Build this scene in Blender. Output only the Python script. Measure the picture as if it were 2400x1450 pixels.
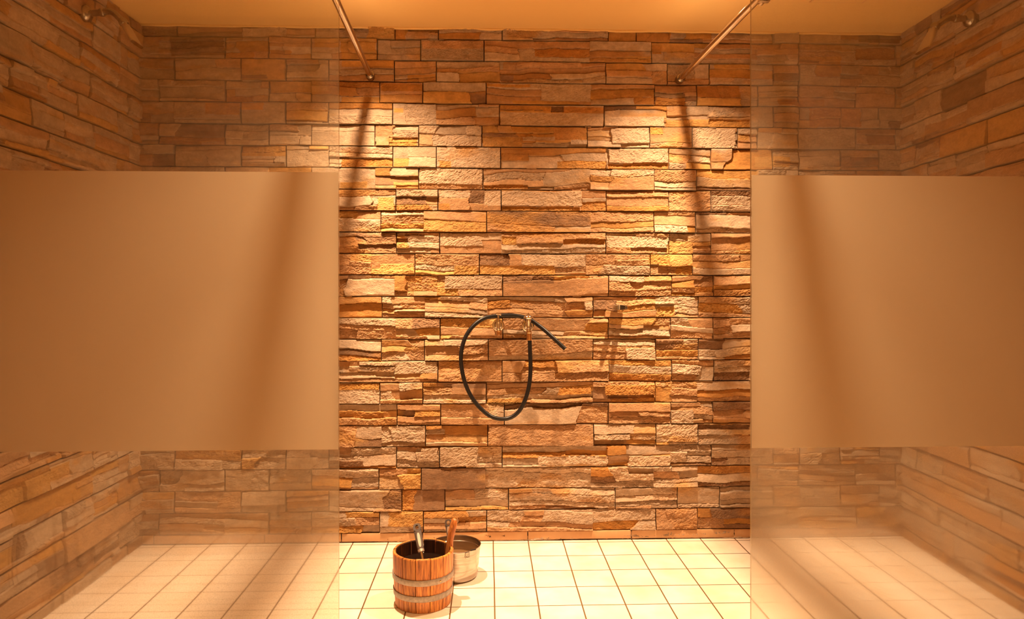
import bpy, bmesh, math, random
import numpy as np
from mathutils import Vector, Matrix

for o in list(bpy.data.objects):
    bpy.data.objects.remove(o, do_unlink=True)
SC = bpy.context.scene
COL = SC.collection

# ---------------------------------------------------------------- camera
F, YAW, CAMH, CAMD, CY = 1648.0, 0.0341, 1.080, 3.029, 680.0
cam_data = bpy.data.cameras.new('camera')
cam = bpy.data.objects.new('camera', cam_data)
COL.objects.link(cam)
cam.location = (0, -CAMD, CAMH)
cam.rotation_euler = (math.pi / 2, 0, -YAW)
cam_data.sensor_width = 36.0
cam_data.lens = 36.0 * F / 2400.0
cam_data.shift_y = -(725.0 - CY) / 2400.0
cam_data.clip_start = 0.02
SC.camera = cam

# ---------------------------------------------------------------- world / exposure
SC.view_settings.view_transform = 'Standard'
SC.view_settings.look = 'None'
SC.view_settings.exposure = 0.0
SC.view_settings.gamma = 1.0
SC.view_settings.use_curve_mapping = False
w = bpy.data.worlds.new('world')
SC.world = w
w.use_nodes = True
w.node_tree.nodes['Background'].inputs[0].default_value = (0.9, 0.5, 0.22, 1)
w.node_tree.nodes['Background'].inputs[1].default_value = 0.05

ROOM_H = 2.205
XL, XR = -1.469, 1.814
LSL, RSL = -0.0126, 0.0383          # plan slant of the two side walls
YG = -0.92                          # plane of the glass screens
YF = -3.9                           # wall behind the camera
GLASS_TOP = 1.985
LAMP_COL = (1.0, 0.68, 0.40)
LAMPS = [(-0.455, -0.39), (0.800, -0.39)]


def lamp_light(name, loc, watts, half_deg, blend, rad, parent=None, col=LAMP_COL, rot=(0, 0, 0)):
    ld = bpy.data.lights.new(name, 'SPOT')
    ld.energy = watts
    ld.color = col
    ld.spot_size = math.radians(2 * half_deg)
    ld.spot_blend = blend
    ld.shadow_soft_size = rad
    o = bpy.data.objects.new(name, ld)
    COL.objects.link(o)
    o.location = loc
    o.rotation_euler = rot
    return o


SPOT_W = 138         # wide spill
CORE_W = 270         # main beam of the reflector
SPOTS = []
for i, (lx, ly) in enumerate(LAMPS):
    SPOTS.append(lamp_light('spotlight_beam', (lx, ly, ROOM_H - 0.012), SPOT_W, 58, 0.9, 0.019))
    SPOTS.append(lamp_light('spotlight_beam', (lx, ly, ROOM_H - 0.012), CORE_W, 32, 1.0, 0.015))
FILL_LAMPS = [(0.17, -2.65)]  # added lamp out of view, brightens the room by bounced fill light
for i, (lx, ly) in enumerate(FILL_LAMPS):
    SPOTS.append(lamp_light('spotlight_beam', (lx, ly, ROOM_H - 0.012), 460, 50, 0.6, 0.05, col=(1.0, 0.65, 0.27)))  # beam of the added fill lamp


# ---------------------------------------------------------------- projection helpers
def ray(u, v):
    a = (u - 1200.0) / F
    b = -(v - CY) / F
    c, s = math.cos(YAW), math.sin(YAW)
    d = Vector((a * c + s, c - a * s, b))
    return Vector((0, -CAMD, CAMH)), d


def at_y(u, v, y):
    o, d = ray(u, v)
    return o + d * ((y - o.y) / d.y)


def at_z(u, v, z):
    o, d = ray(u, v)
    return o + d * ((z - o.z) / d.z)


def at_left(u, v, off=0.0):
    o, d = ray(u, v)       # x = XL + off + LSL*y
    t = (XL + off + LSL * o.y - o.x) / (d.x - LSL * d.y)
    return o + d * t


def at_right(u, v, off=0.0):
    o, d = ray(u, v)
    t = (XR - off + RSL * o.y - o.x) / (d.x - RSL * d.y)
    return o + d * t


# ---------------------------------------------------------------- object helpers
def tag(o, label=None, cat=None, group=None, kind=None):
    if label: o['label'] = label
    if cat: o['category'] = cat
    if group: o['group'] = group
    if kind: o['kind'] = kind
    return o


def empty(name, loc, label, cat, group=None):
    o = bpy.data.objects.new(name, None)
    COL.objects.link(o)
    o.location = loc
    o.empty_display_size = 0.05
    return tag(o, label, cat, group)


def obj(name, bm, mats, parent=None, smooth=None, label=None):
    """link a bmesh (in world coordinates) as one object; smooth = auto-smooth angle"""
    me = bpy.data.meshes.new(name)
    if parent is not None:
        bmesh.ops.translate(bm, verts=bm.verts, vec=-world_loc(parent))
    if smooth is not None:
        for f in bm.faces: f.smooth = True
        for e in bm.edges:
            if len(e.link_faces) == 2 and e.calc_face_angle(0) > math.radians(smooth):
                e.smooth = False
    bm.to_mesh(me)
    bm.free()
    if not isinstance(mats, (list, tuple)): mats = [mats]
    for m in mats: me.materials.append(m)
    o = bpy.data.objects.new(name, me)
    COL.objects.link(o)
    if parent is not None: o.parent = parent
    if label: o['label'] = label
    return o


def world_loc(o):
    v = Vector(o.location)
    while o.parent:
        o = o.parent
        v += Vector(o.location)
    return v


def frame(axis):
    a = Vector(axis).normalized()
    r = Vector((0, 0, 1)) if abs(a.z) < 0.9 else Vector((1, 0, 0))
    x = r.cross(a).normalized()
    y = a.cross(x).normalized()
    return x, y, a


def add_box(bm, c, size, rot=None, bevel=0.0):
    g = bmesh.ops.create_cube(bm, size=1.0)
    vs = g['verts']
    bmesh.ops.scale(bm, vec=Vector(size), verts=vs)
    if bevel > 0:
        es = list({e for v in vs for e in v.link_edges})
        r = bmesh.ops.bevel(bm, geom=es, offset=bevel, segments=2, profile=0.6, affect='EDGES')
        vs = list({v for f in r['faces'] for v in f.verts} | {v for v in vs if v.is_valid})
    if rot is not None: bmesh.ops.rotate(bm, cent=(0, 0, 0), matrix=rot, verts=vs)
    bmesh.ops.translate(bm, vec=Vector(c), verts=vs)


def add_lathe(bm, prof, origin=(0, 0, 0), axis=(0, 0, 1), seg=32, cap0=False, cap1=False, mat=0):
    """prof: list of (radius, height) along axis"""
    x, y, a = frame(axis)
    o = Vector(origin)
    rings = []
    for r, h in prof:
        if r < 1e-6:
            rings.append([bm.verts.new(o + a * h)])
        else:
            rings.append([bm.verts.new(o + a * h + (x * math.cos(2 * math.pi * k / seg) + y * math.sin(2 * math.pi * k / seg)) * r) for k in range(seg)])
    for A, B in zip(rings, rings[1:]):
        for k in range(seg):
            k2 = (k + 1) % seg
            if len(A) == 1 and len(B) == 1: continue
            if len(A) == 1: f = bm.faces.new((A[0], B[k], B[k2]))
            elif len(B) == 1: f = bm.faces.new((A[k], A[k2], B[0]))
            else: f = bm.faces.new((A[k], A[k2], B[k2], B[k]))
            f.material_index = mat
    if cap0 and len(rings[0]) > 1: bm.faces.new(list(reversed(rings[0])))
    if cap1 and len(rings[-1]) > 1: bm.faces.new(rings[-1])


def catmull(pts, n=8):
    P = [Vector(p) for p in pts]
    P = [P[0] * 2 - P[1]] + P + [P[-1] * 2 - P[-2]]
    out = []
    for i in range(1, len(P) - 2):
        for k in range(n):
            t = k / n
            a, b, c, d = P[i - 1], P[i], P[i + 1], P[i + 2]
            out.append(0.5 * ((2 * b) + (c - a) * t + (2 * a - 5 * b + 4 * c - d) * t * t + (3 * b - a - 3 * c + d) * t ** 3))
    out.append(P[-2])
    return out


def add_tube(bm, pts, rad, seg=14, caps=True):
    """rad: number or list or (rx, ry) pairs list; parallel-transport frames"""
    pts = [Vector(p) for p in pts]
    n = len(pts)
    tang = [(pts[min(i + 1, n - 1)] - pts[max(i - 1, 0)]).normalized() for i in range(n)]
    x, y, _ = frame(tang[0])
    rings = []
    for i in range(n):
        if i:
            x = (x - tang[i] * x.dot(tang[i])).normalized()
            y = tang[i].cross(x).normalized()
        r = rad[i] if isinstance(rad, (list, tuple)) else rad
        rx, ry = r if isinstance(r, (list, tuple)) else (r, r)
        rings.append([bm.verts.new(pts[i] + x * rx * math.cos(2 * math.pi * k / seg) + y * ry * math.sin(2 * math.pi * k / seg)) for k in range(seg)])
    for A, B in zip(rings, rings[1:]):
        for k in range(seg):
            bm.faces.new((A[k], A[(k + 1) % seg], B[(k + 1) % seg], B[k]))
    if caps:
        bm.faces.new(list(reversed(rings[0])))
        bm.faces.new(rings[-1])


def add_sections(bm, secs, caps=True):
    """loft between polygons (lists of Vectors of equal length)"""
    rings = [[bm.verts.new(p) for p in s] for s in secs]
    k = len(rings[0])
    for A, B in zip(rings, rings[1:]):
        for i in range(k):
            bm.faces.new((A[i], A[(i + 1) % k], B[(i + 1) % k], B[i]))
    if caps:
        bm.faces.new(list(reversed(rings[0])))
        bm.faces.new(rings[-1])


# ---------------------------------------------------------------- materials
def new_mat(name):
    m = bpy.data.materials.new(name)
    m.use_nodes = True
    nt = m.node_tree
    nt.nodes.clear()
    out = nt.nodes.new('ShaderNodeOutputMaterial')
    return m, nt, out


def N(nt, t, **kw):
    n = nt.nodes.new(t)
    ins = kw.pop('ins', {})
    for k, v in kw.items(): setattr(n, k, v)
    for k, v in ins.items(): n.inputs[k].default_value = v
    return n


def L(nt, a, b): nt.links.new(a, b)


def principled(name, col, rough=0.5, metal=0.0, noise=None, bump=None, coat=0.0, spec=0.5):
    m, nt, out = new_mat(name)
    p = N(nt, 'ShaderNodeBsdfPrincipled', ins={'Base Color': (*col, 1), 'Roughness': rough, 'Metallic': metal, 'Coat Weight': coat, 'Specular IOR Level': spec})
    L(nt, p.outputs[0], out.inputs[0])
    tc = N(nt, 'ShaderNodeTexCoord')
    if noise:
        col2, scale, stretch = noise
        mp = N(nt, 'ShaderNodeMapping'); mp.inputs['Scale'].default_value = stretch
        L(nt, tc.outputs['Object'], mp.inputs[0])
        nz = N(nt, 'ShaderNodeTexNoise', ins={'Scale': scale, 'Detail': 5.0, 'Roughness': 0.6})
        L(nt, mp.outputs[0], nz.inputs['Vector'])
        rp = N(nt, 'ShaderNodeValToRGB')
        rp.color_ramp.elements[0].position = 0.35; rp.color_ramp.elements[1].position = 0.65
        rp.color_ramp.elements[0].color = (*col, 1); rp.color_ramp.elements[1].color = (*col2, 1)
        L(nt, nz.outputs[0], rp.inputs[0]); L(nt, rp.outputs[0], p.inputs['Base Color'])
    if bump:
        scale, strength, dist = bump
        nb = N(nt, 'ShaderNodeTexNoise', ins={'Scale': scale, 'Detail': 6.0, 'Roughness': 0.65})
        L(nt, tc.outputs['Object'], nb.inputs['Vector'])
        b = N(nt, 'ShaderNodeBump', ins={'Strength': strength, 'Distance': dist})
        L(nt, nb.outputs[0], b.inputs['Height']); L(nt, b.outputs[0], p.inputs['Normal'])
    return m


def stone_material():
    m, nt, out = new_mat('stone_cladding')
    p = N(nt, 'ShaderNodeBsdfPrincipled', ins={'Roughness': 0.78, 'Specular IOR Level': 0.35})
    at = N(nt, 'ShaderNodeAttribute', attribute_name='tint')
    tc = N(nt, 'ShaderNodeTexCoord')
    nz = N(nt, 'ShaderNodeTexNoise', ins={'Scale': 90.0, 'Detail': 6.0, 'Roughness': 0.7})
    L(nt, tc.outputs['Object'], nz.inputs['Vector'])
    mr = N(nt, 'ShaderNodeMapRange', ins={'From Min': 0.3, 'From Max': 0.7, 'To Min': 0.82, 'To Max': 1.14})
    L(nt, nz.outputs[0], mr.inputs[0])
    mul = N(nt, 'ShaderNodeVectorMath', operation='SCALE')
    L(nt, at.outputs['Color'], mul.inputs[0]); L(nt, mr.outputs[0], mul.inputs['Scale'])
    L(nt, mul.outputs[0], p.inputs['Base Color'])
    mp = N(nt, 'ShaderNodeMapping'); mp.inputs['Scale'].default_value = (1.0, 1.0, 1.7)
    L(nt, tc.outputs['Object'], mp.inputs[0])
    nb = N(nt, 'ShaderNodeTexNoise', ins={'Scale': 170.0, 'Detail': 7.0, 'Roughness': 0.68})
    L(nt, mp.outputs[0], nb.inputs['Vector'])
    b = N(nt, 'ShaderNodeBump', ins={'Strength': 0.75, 'Distance': 0.0035})
    L(nt, nb.outputs[0], b.inputs['Height']); L(nt, b.outputs[0], p.inputs['Normal'])
    L(nt, p.outputs[0], out.inputs[0])
    return m


def tile_material():
    m, nt, out = new_mat('floor_tile')
    p = N(nt, 'ShaderNodeBsdfPrincipled', ins={'Roughness': 0.38, 'Specular IOR Level': 0.4})
    tc = N(nt, 'ShaderNodeTexCoord')
    # small hand-laid irregularity of the joints
    wn = N(nt, 'ShaderNodeTexNoise', ins={'Scale': 3.0, 'Detail': 2.0})
    L(nt, tc.outputs['Object'], wn.inputs['Vector'])
    ws = N(nt, 'ShaderNodeVectorMath', operation='SCALE'); ws.inputs['Scale'].default_value = 0.004
    sb = N(nt, 'ShaderNodeVectorMath', operation='SUBTRACT'); sb.inputs[1].default_value = (0.5, 0.5, 0.5)
    L(nt, wn.outputs['Color'], sb.inputs[0]); L(nt, sb.outputs[0], ws.inputs[0])
    ad = N(nt, 'ShaderNodeVectorMath', operation='ADD')
    L(nt, tc.outputs['Object'], ad.inputs[0]); L(nt, ws.outputs[0], ad.inputs[1])
    mp = N(nt, 'ShaderNodeMapping')
    mp.inputs['Location'].default_value = (-0.0228 + 0.15 * 40, 0.1752 + 0.15 * 40, 0)
    L(nt, ad.outputs[0], mp.inputs[0])
    br = N(nt, 'ShaderNodeTexBrick', offset=0.0, squash=1.0,
           ins={'Color1': (0.78, 0.69, 0.60, 1), 'Color2': (0.84, 0.76, 0.68, 1), 'Mortar': (0.15, 0.085, 0.04, 1), 'Scale': 1.0,
                'Mortar Size': 0.0027, 'Mortar Smooth': 0.25, 'Bias': 0.0, 'Brick Width': 0.15, 'Row Height': 0.15})
    L(nt, mp.outputs[0], br.inputs['Vector'])
    nz = N(nt, 'ShaderNodeTexNoise', ins={'Scale': 7.0, 'Detail': 4.0, 'Roughness': 0.55})
    L(nt, tc.outputs['Object'], nz.inputs['Vector'])
    rp = N(nt, 'ShaderNodeValToRGB')
    rp.color_ramp.elements[0].position = 0.35; rp.color_ramp.elements[1].position = 0.7
    rp.color_ramp.elements[0].color = (1.0, 0.97, 0.92, 1); rp.color_ramp.elements[1].color = (0.93, 0.80, 0.66, 1)
    L(nt, nz.outputs[0], rp.inputs[0])
    mx = N(nt, 'ShaderNodeMix', data_type='RGBA', blend_type='MULTIPLY'); mx.inputs[0].default_value = 1.0
    L(nt, br.outputs['Color'], mx.inputs[6]); L(nt, rp.outputs[0], mx.inputs[7])
    L(nt, mx.outputs[2], p.inputs['Base Color'])
    n2 = N(nt, 'ShaderNodeTexNoise', ins={'Scale': 45.0, 'Detail': 3.0})
    L(nt, tc.outputs['Object'], n2.inputs['Vector'])
    ma = N(nt, 'ShaderNodeMath', operation='MULTIPLY_ADD'); ma.inputs[1].default_value = -1.0
    mm = N(nt, 'ShaderNodeMath', operation='MULTIPLY'); mm.inputs[1].default_value = 0.25
    L(nt, n2.outputs[0], mm.inputs[0]); L(nt, br.outputs['Fac'], ma.inputs[0]); L(nt, mm.outputs[0], ma.inputs[2])
    b = N(nt, 'ShaderNodeBump', ins={'Strength': 0.6, 'Distance': 0.003})
    L(nt, ma.outputs[0], b.inputs['Height']); L(nt, b.outputs[0], p.inputs['Normal'])
    L(nt, p.outputs[0], out.inputs[0])
    return m


def glass_material(name, haze_lo, haze_hi, blur, zsplit, extra_low):
    """clear toughened glass with a dried film of lime on it (denser near the floor)"""
    m, nt, out = new_mat(name)
    tc = N(nt, 'ShaderNodeTexCoord')
    tr = N(nt, 'ShaderNodeBsdfTransparent', ins={'Color': (0.965, 0.975, 0.95, 1)})
    rf = N(nt, 'ShaderNodeBsdfRefraction', ins={'Color': (0.97, 0.97, 0.95, 1), 'Roughness': blur, 'IOR': 1.12})
    clear = N(nt, 'ShaderNodeMixShader')
    gl = N(nt, 'ShaderNodeBsdfGlossy', ins={'Roughness': 0.04})
    fr = N(nt, 'ShaderNodeFresnel', ins={'IOR': 1.45})
    mr0 = N(nt, 'ShaderNodeMath', operation='MULTIPLY'); mr0.inputs[1].default_value = 0.6
    L(nt, fr.outputs[0], mr0.inputs[0])
    ms = N(nt, 'ShaderNodeMixShader')
    film = N(nt, 'ShaderNodeMixShader'); film.inputs[0].default_value = 0.45
    tl = N(nt, 'ShaderNodeBsdfTranslucent', ins={'Color': (0.86, 0.72, 0.55, 1)})
    df = N(nt, 'ShaderNodeBsdfDiffuse', ins={'Color': (0.80, 0.67, 0.50, 1)})
    L(nt, tl.outputs[0], film.inputs[1]); L(nt, df.outputs[0], film.inputs[2])
    sep = N(nt, 'ShaderNodeSeparateXYZ'); L(nt, tc.outputs['Object'], sep.inputs[0])
    low = N(nt, 'ShaderNodeMapRange', interpolation_type='SMOOTHSTEP', ins={'From Min': zsplit - 0.35, 'From Max': zsplit + 0.5, 'To Min': 1.0, 'To Max': 0.0})
    L(nt, sep.outputs['Z'], low.inputs[0])
    nz = N(nt, 'ShaderNodeTexNoise', ins={'Scale': 2.2, 'Detail': 6.0, 'Roughness': 0.6})
    L(nt, tc.outputs['Object'], nz.inputs['Vector'])
    hz = N(nt, 'ShaderNodeMapRange', ins={'From Min': 0.3, 'From Max': 0.7, 'To Min': haze_lo, 'To Max': haze_hi})
    L(nt, nz.outputs[0], hz.inputs[0])
    ex = N(nt, 'ShaderNodeMath', operation='MULTIPLY_ADD'); ex.inputs[1].default_value = extra_low
    L(nt, low.outputs[0], ex.inputs[0]); L(nt, hz.outputs[0], ex.inputs[2])
    # fine drops
    sp = N(nt, 'ShaderNodeTexNoise', ins={'Scale': 420.0, 'Detail': 1.0})
    L(nt, tc.outputs['Object'], sp.inputs['Vector'])
    sp2 = N(nt, 'ShaderNodeMapRange', ins={'From Min': 0.45, 'From Max': 0.75, 'To Min': 0.85, 'To Max': 1.6})
    L(nt, sp.outputs[0], sp2.inputs[0])
    hf = N(nt, 'ShaderNodeMath', operation='MULTIPLY')
    L(nt, ex.outputs[0], hf.inputs[0]); L(nt, sp2.outputs[0], hf.inputs[1])
    bl = N(nt, 'ShaderNodeMapRange', ins={'From Min': 0.0, 'From Max': 1.0, 'To Min': 0.10, 'To Max': 0.55})
    L(nt, low.outputs[0], bl.inputs[0])
    L(nt, bl.outputs[0], clear.inputs[0])
    L(nt, tr.outputs[0], clear.inputs[1]); L(nt, rf.outputs[0], clear.inputs[2])
    L(nt, mr0.outputs[0], ms.inputs[0]); L(nt, clear.outputs[0], ms.inputs[1]); L(nt, gl.outputs[0], ms.inputs[2])
    fin = N(nt, 'ShaderNodeMixShader')
    L(nt, hf.outputs[0], fin.inputs[0]); L(nt, ms.outputs[0], fin.inputs[1]); L(nt, film.outputs[0], fin.inputs[2])
    L(nt, fin.outputs[0], out.inputs[0])
    return m


def frost_material():
    m, nt, out = new_mat('frosted_film')
    tc = N(nt, 'ShaderNodeTexCoord')
    tl = N(nt, 'ShaderNodeBsdfTranslucent', ins={'Color': (0.97, 0.86, 0.70, 1)})
    df = N(nt, 'ShaderNodeBsdfDiffuse', ins={'Color': (0.80, 0.68, 0.54, 1)})
    rf = N(nt, 'ShaderNodeBsdfRefraction', ins={'Color': (0.95, 0.92, 0.86, 1), 'Roughness': 0.85, 'IOR': 1.3})
    a = N(nt, 'ShaderNodeMixShader'); a.inputs[0].default_value = 0.22
    b = N(nt, 'ShaderNodeMixShader'); b.inputs[0].default_value = 0.30
    L(nt, tl.outputs[0], a.inputs[1]); L(nt, df.outputs[0], a.inputs[2])
    L(nt, a.outputs[0], b.inputs[1]); L(nt, rf.outputs[0], b.inputs[2])
    L(nt, b.outputs[0], out.inputs[0])
    return m


def wood_material():
    m, nt, out = new_mat('larch_wood')
    p = N(nt, 'ShaderNodeBsdfPrincipled', ins={'Roughness': 0.42, 'Coat Weight': 0.15, 'Coat Roughness': 0.3})
    tc = N(nt, 'ShaderNodeTexCoord')
    mp = N(nt, 'ShaderNodeMapping'); mp.inputs['Scale'].default_value = (1, 1, 0.05)
    L(nt, tc.outputs['Object'], mp.inputs[0])
    nz = N(nt, 'ShaderNodeTexNoise', ins={'Scale': 190.0, 'Detail': 4.0, 'Roughness': 0.65, 'Distortion': 0.3})
    L(nt, mp.outputs[0], nz.inputs['Vector'])
    rp = N(nt, 'ShaderNodeValToRGB')
    cr = rp.color_ramp
    cr.elements[0].position = 0.32; cr.elements[0].color = (0.15, 0.040, 0.008, 1)
    cr.elements[1].position = 0.66; cr.elements[1].color = (0.78, 0.33, 0.075, 1)
    e = cr.elements.new(0.48); e.color = (0.50, 0.17, 0.035, 1)
    L(nt, nz.outputs[0], rp.inputs[0])
    at = N(nt, 'ShaderNodeAttribute', attribute_name='stave')
    mx = N(nt, 'ShaderNodeMix', data_type='RGBA', blend_type='MULTIPLY'); mx.inputs[0].default_value = 1.0
    L(nt, rp.outputs[0], mx.inputs[6]); L(nt, at.outputs['Color'], mx.inputs[7])
    L(nt, mx.outputs[2], p.inputs['Base Color'])
    b = N(nt, 'ShaderNodeBump', ins={'Strength': 0.4, 'Distance': 0.001})
    L(nt, nz.outputs[0], b.inputs['Height']); L(nt, b.outputs[0], p.inputs['Normal'])
    L(nt, p.outputs[0], out.inputs[0])
    return m


M_STONE = stone_material()
M_TILE = tile_material()
M_CEIL = principled('ceiling_plaster', (0.85, 0.56, 0.22), 0.9, bump=(14.0, 0.25, 0.004))
M_PLASTER = principled('plaster', (0.62, 0.43, 0.25), 0.9, bump=(20.0, 0.2, 0.003))
M_SKIRT = principled('terracotta_skirting', (0.56, 0.30, 0.13), 0.5, noise=((0.66, 0.40, 0.20), 6.0, (1, 1, 1)), bump=(60, 0.2, 0.001))
M_GLASS_L = glass_material('glass_left', 0.022, 0.055, 0.20, 0.30, 0.12)
M_GLASS_R = glass_material('glass_right', 0.03, 0.075, 0.30, 0.42, 0.11)
M_EDGE = principled('glass_edge', (0.30, 0.22, 0.12), 0.15, spec=0.8)
M_FROST = frost_material()
M_SATIN = principled('satin_head', (0.62, 0.52, 0.38), 0.35, 0.7)
M_CHROME = principled('chrome', (0.80, 0.76, 0.72), 0.09, 1.0)
M_OLDCHROME = principled('worn_chrome', (0.50, 0.45, 0.38), 0.26, 1.0, noise=((0.36, 0.31, 0.25), 30.0, (1, 1, 1)))
M_BRASS = principled('brass', (0.72, 0.42, 0.20), 0.22, 1.0)
M_STEEL = principled('brushed_steel', (0.58, 0.50, 0.43), 0.22, 1.0, noise=((0.42, 0.35, 0.29), 12.0, (1, 1, 14)))
M_RUBBER = principled('black_rubber', (0.010, 0.008, 0.008), 0.38, spec=0.35)
M_WOOD = wood_material()
M_HOOP = principled('galvanised_hoop', (0.44, 0.38, 0.33), 0.55, 0.75, noise=((0.30, 0.26, 0.23), 90.0, (1, 1, 1)), bump=(300, 0.3, 0.0006))
M_GREY = principled('grey_plastic', (0.10, 0.075, 0.065), 0.38)
M_INLAY = principled('polished_inlay', (0.88, 0.82, 0.76), 0.34, 0.85)
M_DARK = principled('dark_gap', (0.010, 0.006, 0.004), 0.7)
M_LAMPW = principled('white_lamp_ring', (0.80, 0.78, 0.74), 0.4)


def water_material(name, col, rough=0.03):
    return principled(name, col, rough, 0.0, bump=(30.0, 0.06, 0.001), spec=0.5)


M_WATER_D = water_material('dark_water', (0.012, 0.006, 0.004))
M_WATER_P = water_material('pot_water', (0.16, 0.085, 0.035))


# ---------------------------------------------------------------- stone cladding generator
def hash2(i, j, s):
    h = (i.astype(np.int64) * 374761393 + j.astype(np.int64) * 668265263 + s * 1274126177) & 0xFFFFFFFF
    h = ((h ^ (h >> 13)) * 1274126177) & 0xFFFFFFFF
    h = ((h ^ (h >> 16)) * 2246822519) & 0xFFFFFFFF
    return ((h ^ (h >> 15)) & 0xFFFFFF) / float(0xFFFFFF)


def vnoise(x, y, s):
    xi = np.floor(x); yi = np.floor(y)
    fx = x - xi; fy = y - yi
    fx = fx * fx * (3 - 2 * fx); fy = fy * fy * (3 - 2 * fy)
    a = hash2(xi, yi, s); b = hash2(xi + 1, yi, s); c = hash2(xi, yi + 1, s); d = hash2(xi + 1, yi + 1, s)
    return (a + (b - a) * fx) * (1 - fy) + (c + (d - c) * fx) * fy


def fbm(x, y, s, octv=4, gain=0.5):
    v = 0.0; amp = 1.0; tot = 0.0
    for k in range(octv):
        v = v + amp * vnoise(x * 2 ** k + 17.3 * k, y * 2 ** k + 9.1 * k, s + k * 7)
        tot += amp; amp *= gain
    return v / tot - 0.5      # about -0.5..0.5


BEIGE = [(0.45, 0.318, 0.212), (0.48, 0.34, 0.228), (0.42, 0.29, 0.188), (0.49, 0.34, 0.222)]
OCHRE = [(0.47, 0.232, 0.060), (0.49, 0.262, 0.08), (0.42, 0.192, 0.048)]
TAN = [(0.47, 0.265, 0.13), (0.43, 0.235, 0.112)]
BROWN = [(0.26, 0.14, 0.07), (0.22, 0.115, 0.055)]


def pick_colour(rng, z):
    # more tan at mid height, beige above; floor bounce light painted low down as beige
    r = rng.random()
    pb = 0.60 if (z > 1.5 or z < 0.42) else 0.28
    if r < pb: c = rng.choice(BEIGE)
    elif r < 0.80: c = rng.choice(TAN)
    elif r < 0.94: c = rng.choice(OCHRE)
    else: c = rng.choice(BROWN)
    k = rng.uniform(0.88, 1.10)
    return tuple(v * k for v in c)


def split_panel(rng, w):
    """leaf rectangles (a0,a1,t0,t1) in metres along / 0..1 across of one cladding panel"""
    leaves = []
    r = rng.random()
    if r < 0.14: cuts = [0, 1]
    elif r < 0.50:
        c = rng.choice([0.22, 0.3, 0.36, 0.45, 0.55, 0.68, 0.78])
        cuts = [0, c, 1]
    elif r < 0.86:
        a = rng.uniform(0.14, 0.38); b = rng.uniform(a + 0.2, 0.86)
        cuts = [0, a, b, 1]
    else:
        cuts = [0, rng.uniform(0.14, 0.24), rng.uniform(0.38, 0.5), rng.uniform(0.64, 0.8), 1]
    for t0, t1 in zip(cuts, cuts[1:]):
        thin = (t1 - t0) < 0.32
        xs = [0.0, w]
        if rng.random() < (0.45 if thin else 0.62) and w > 0.13:
            xs.insert(1, w * rng.uniform(0.22, 0.78))
            if w > 0.35 and rng.random() < 0.6:
                xs.append(w * rng.uniform(0.15, 0.85)); xs.sort()
        for a0, a1 in zip(xs, xs[1:]):
            if t1 - t0 > 0.5 and a1 - a0 > 0.08 and rng.random() < 0.35:
                tm = t0 + (t1 - t0) * rng.uniform(0.35, 0.65)
                leaves.append((a0, a1, t0, tm)); leaves.append((a0, a1, tm, t1))
            else:
                leaves.append((a0, a1, t0, t1))
    return leaves


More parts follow.
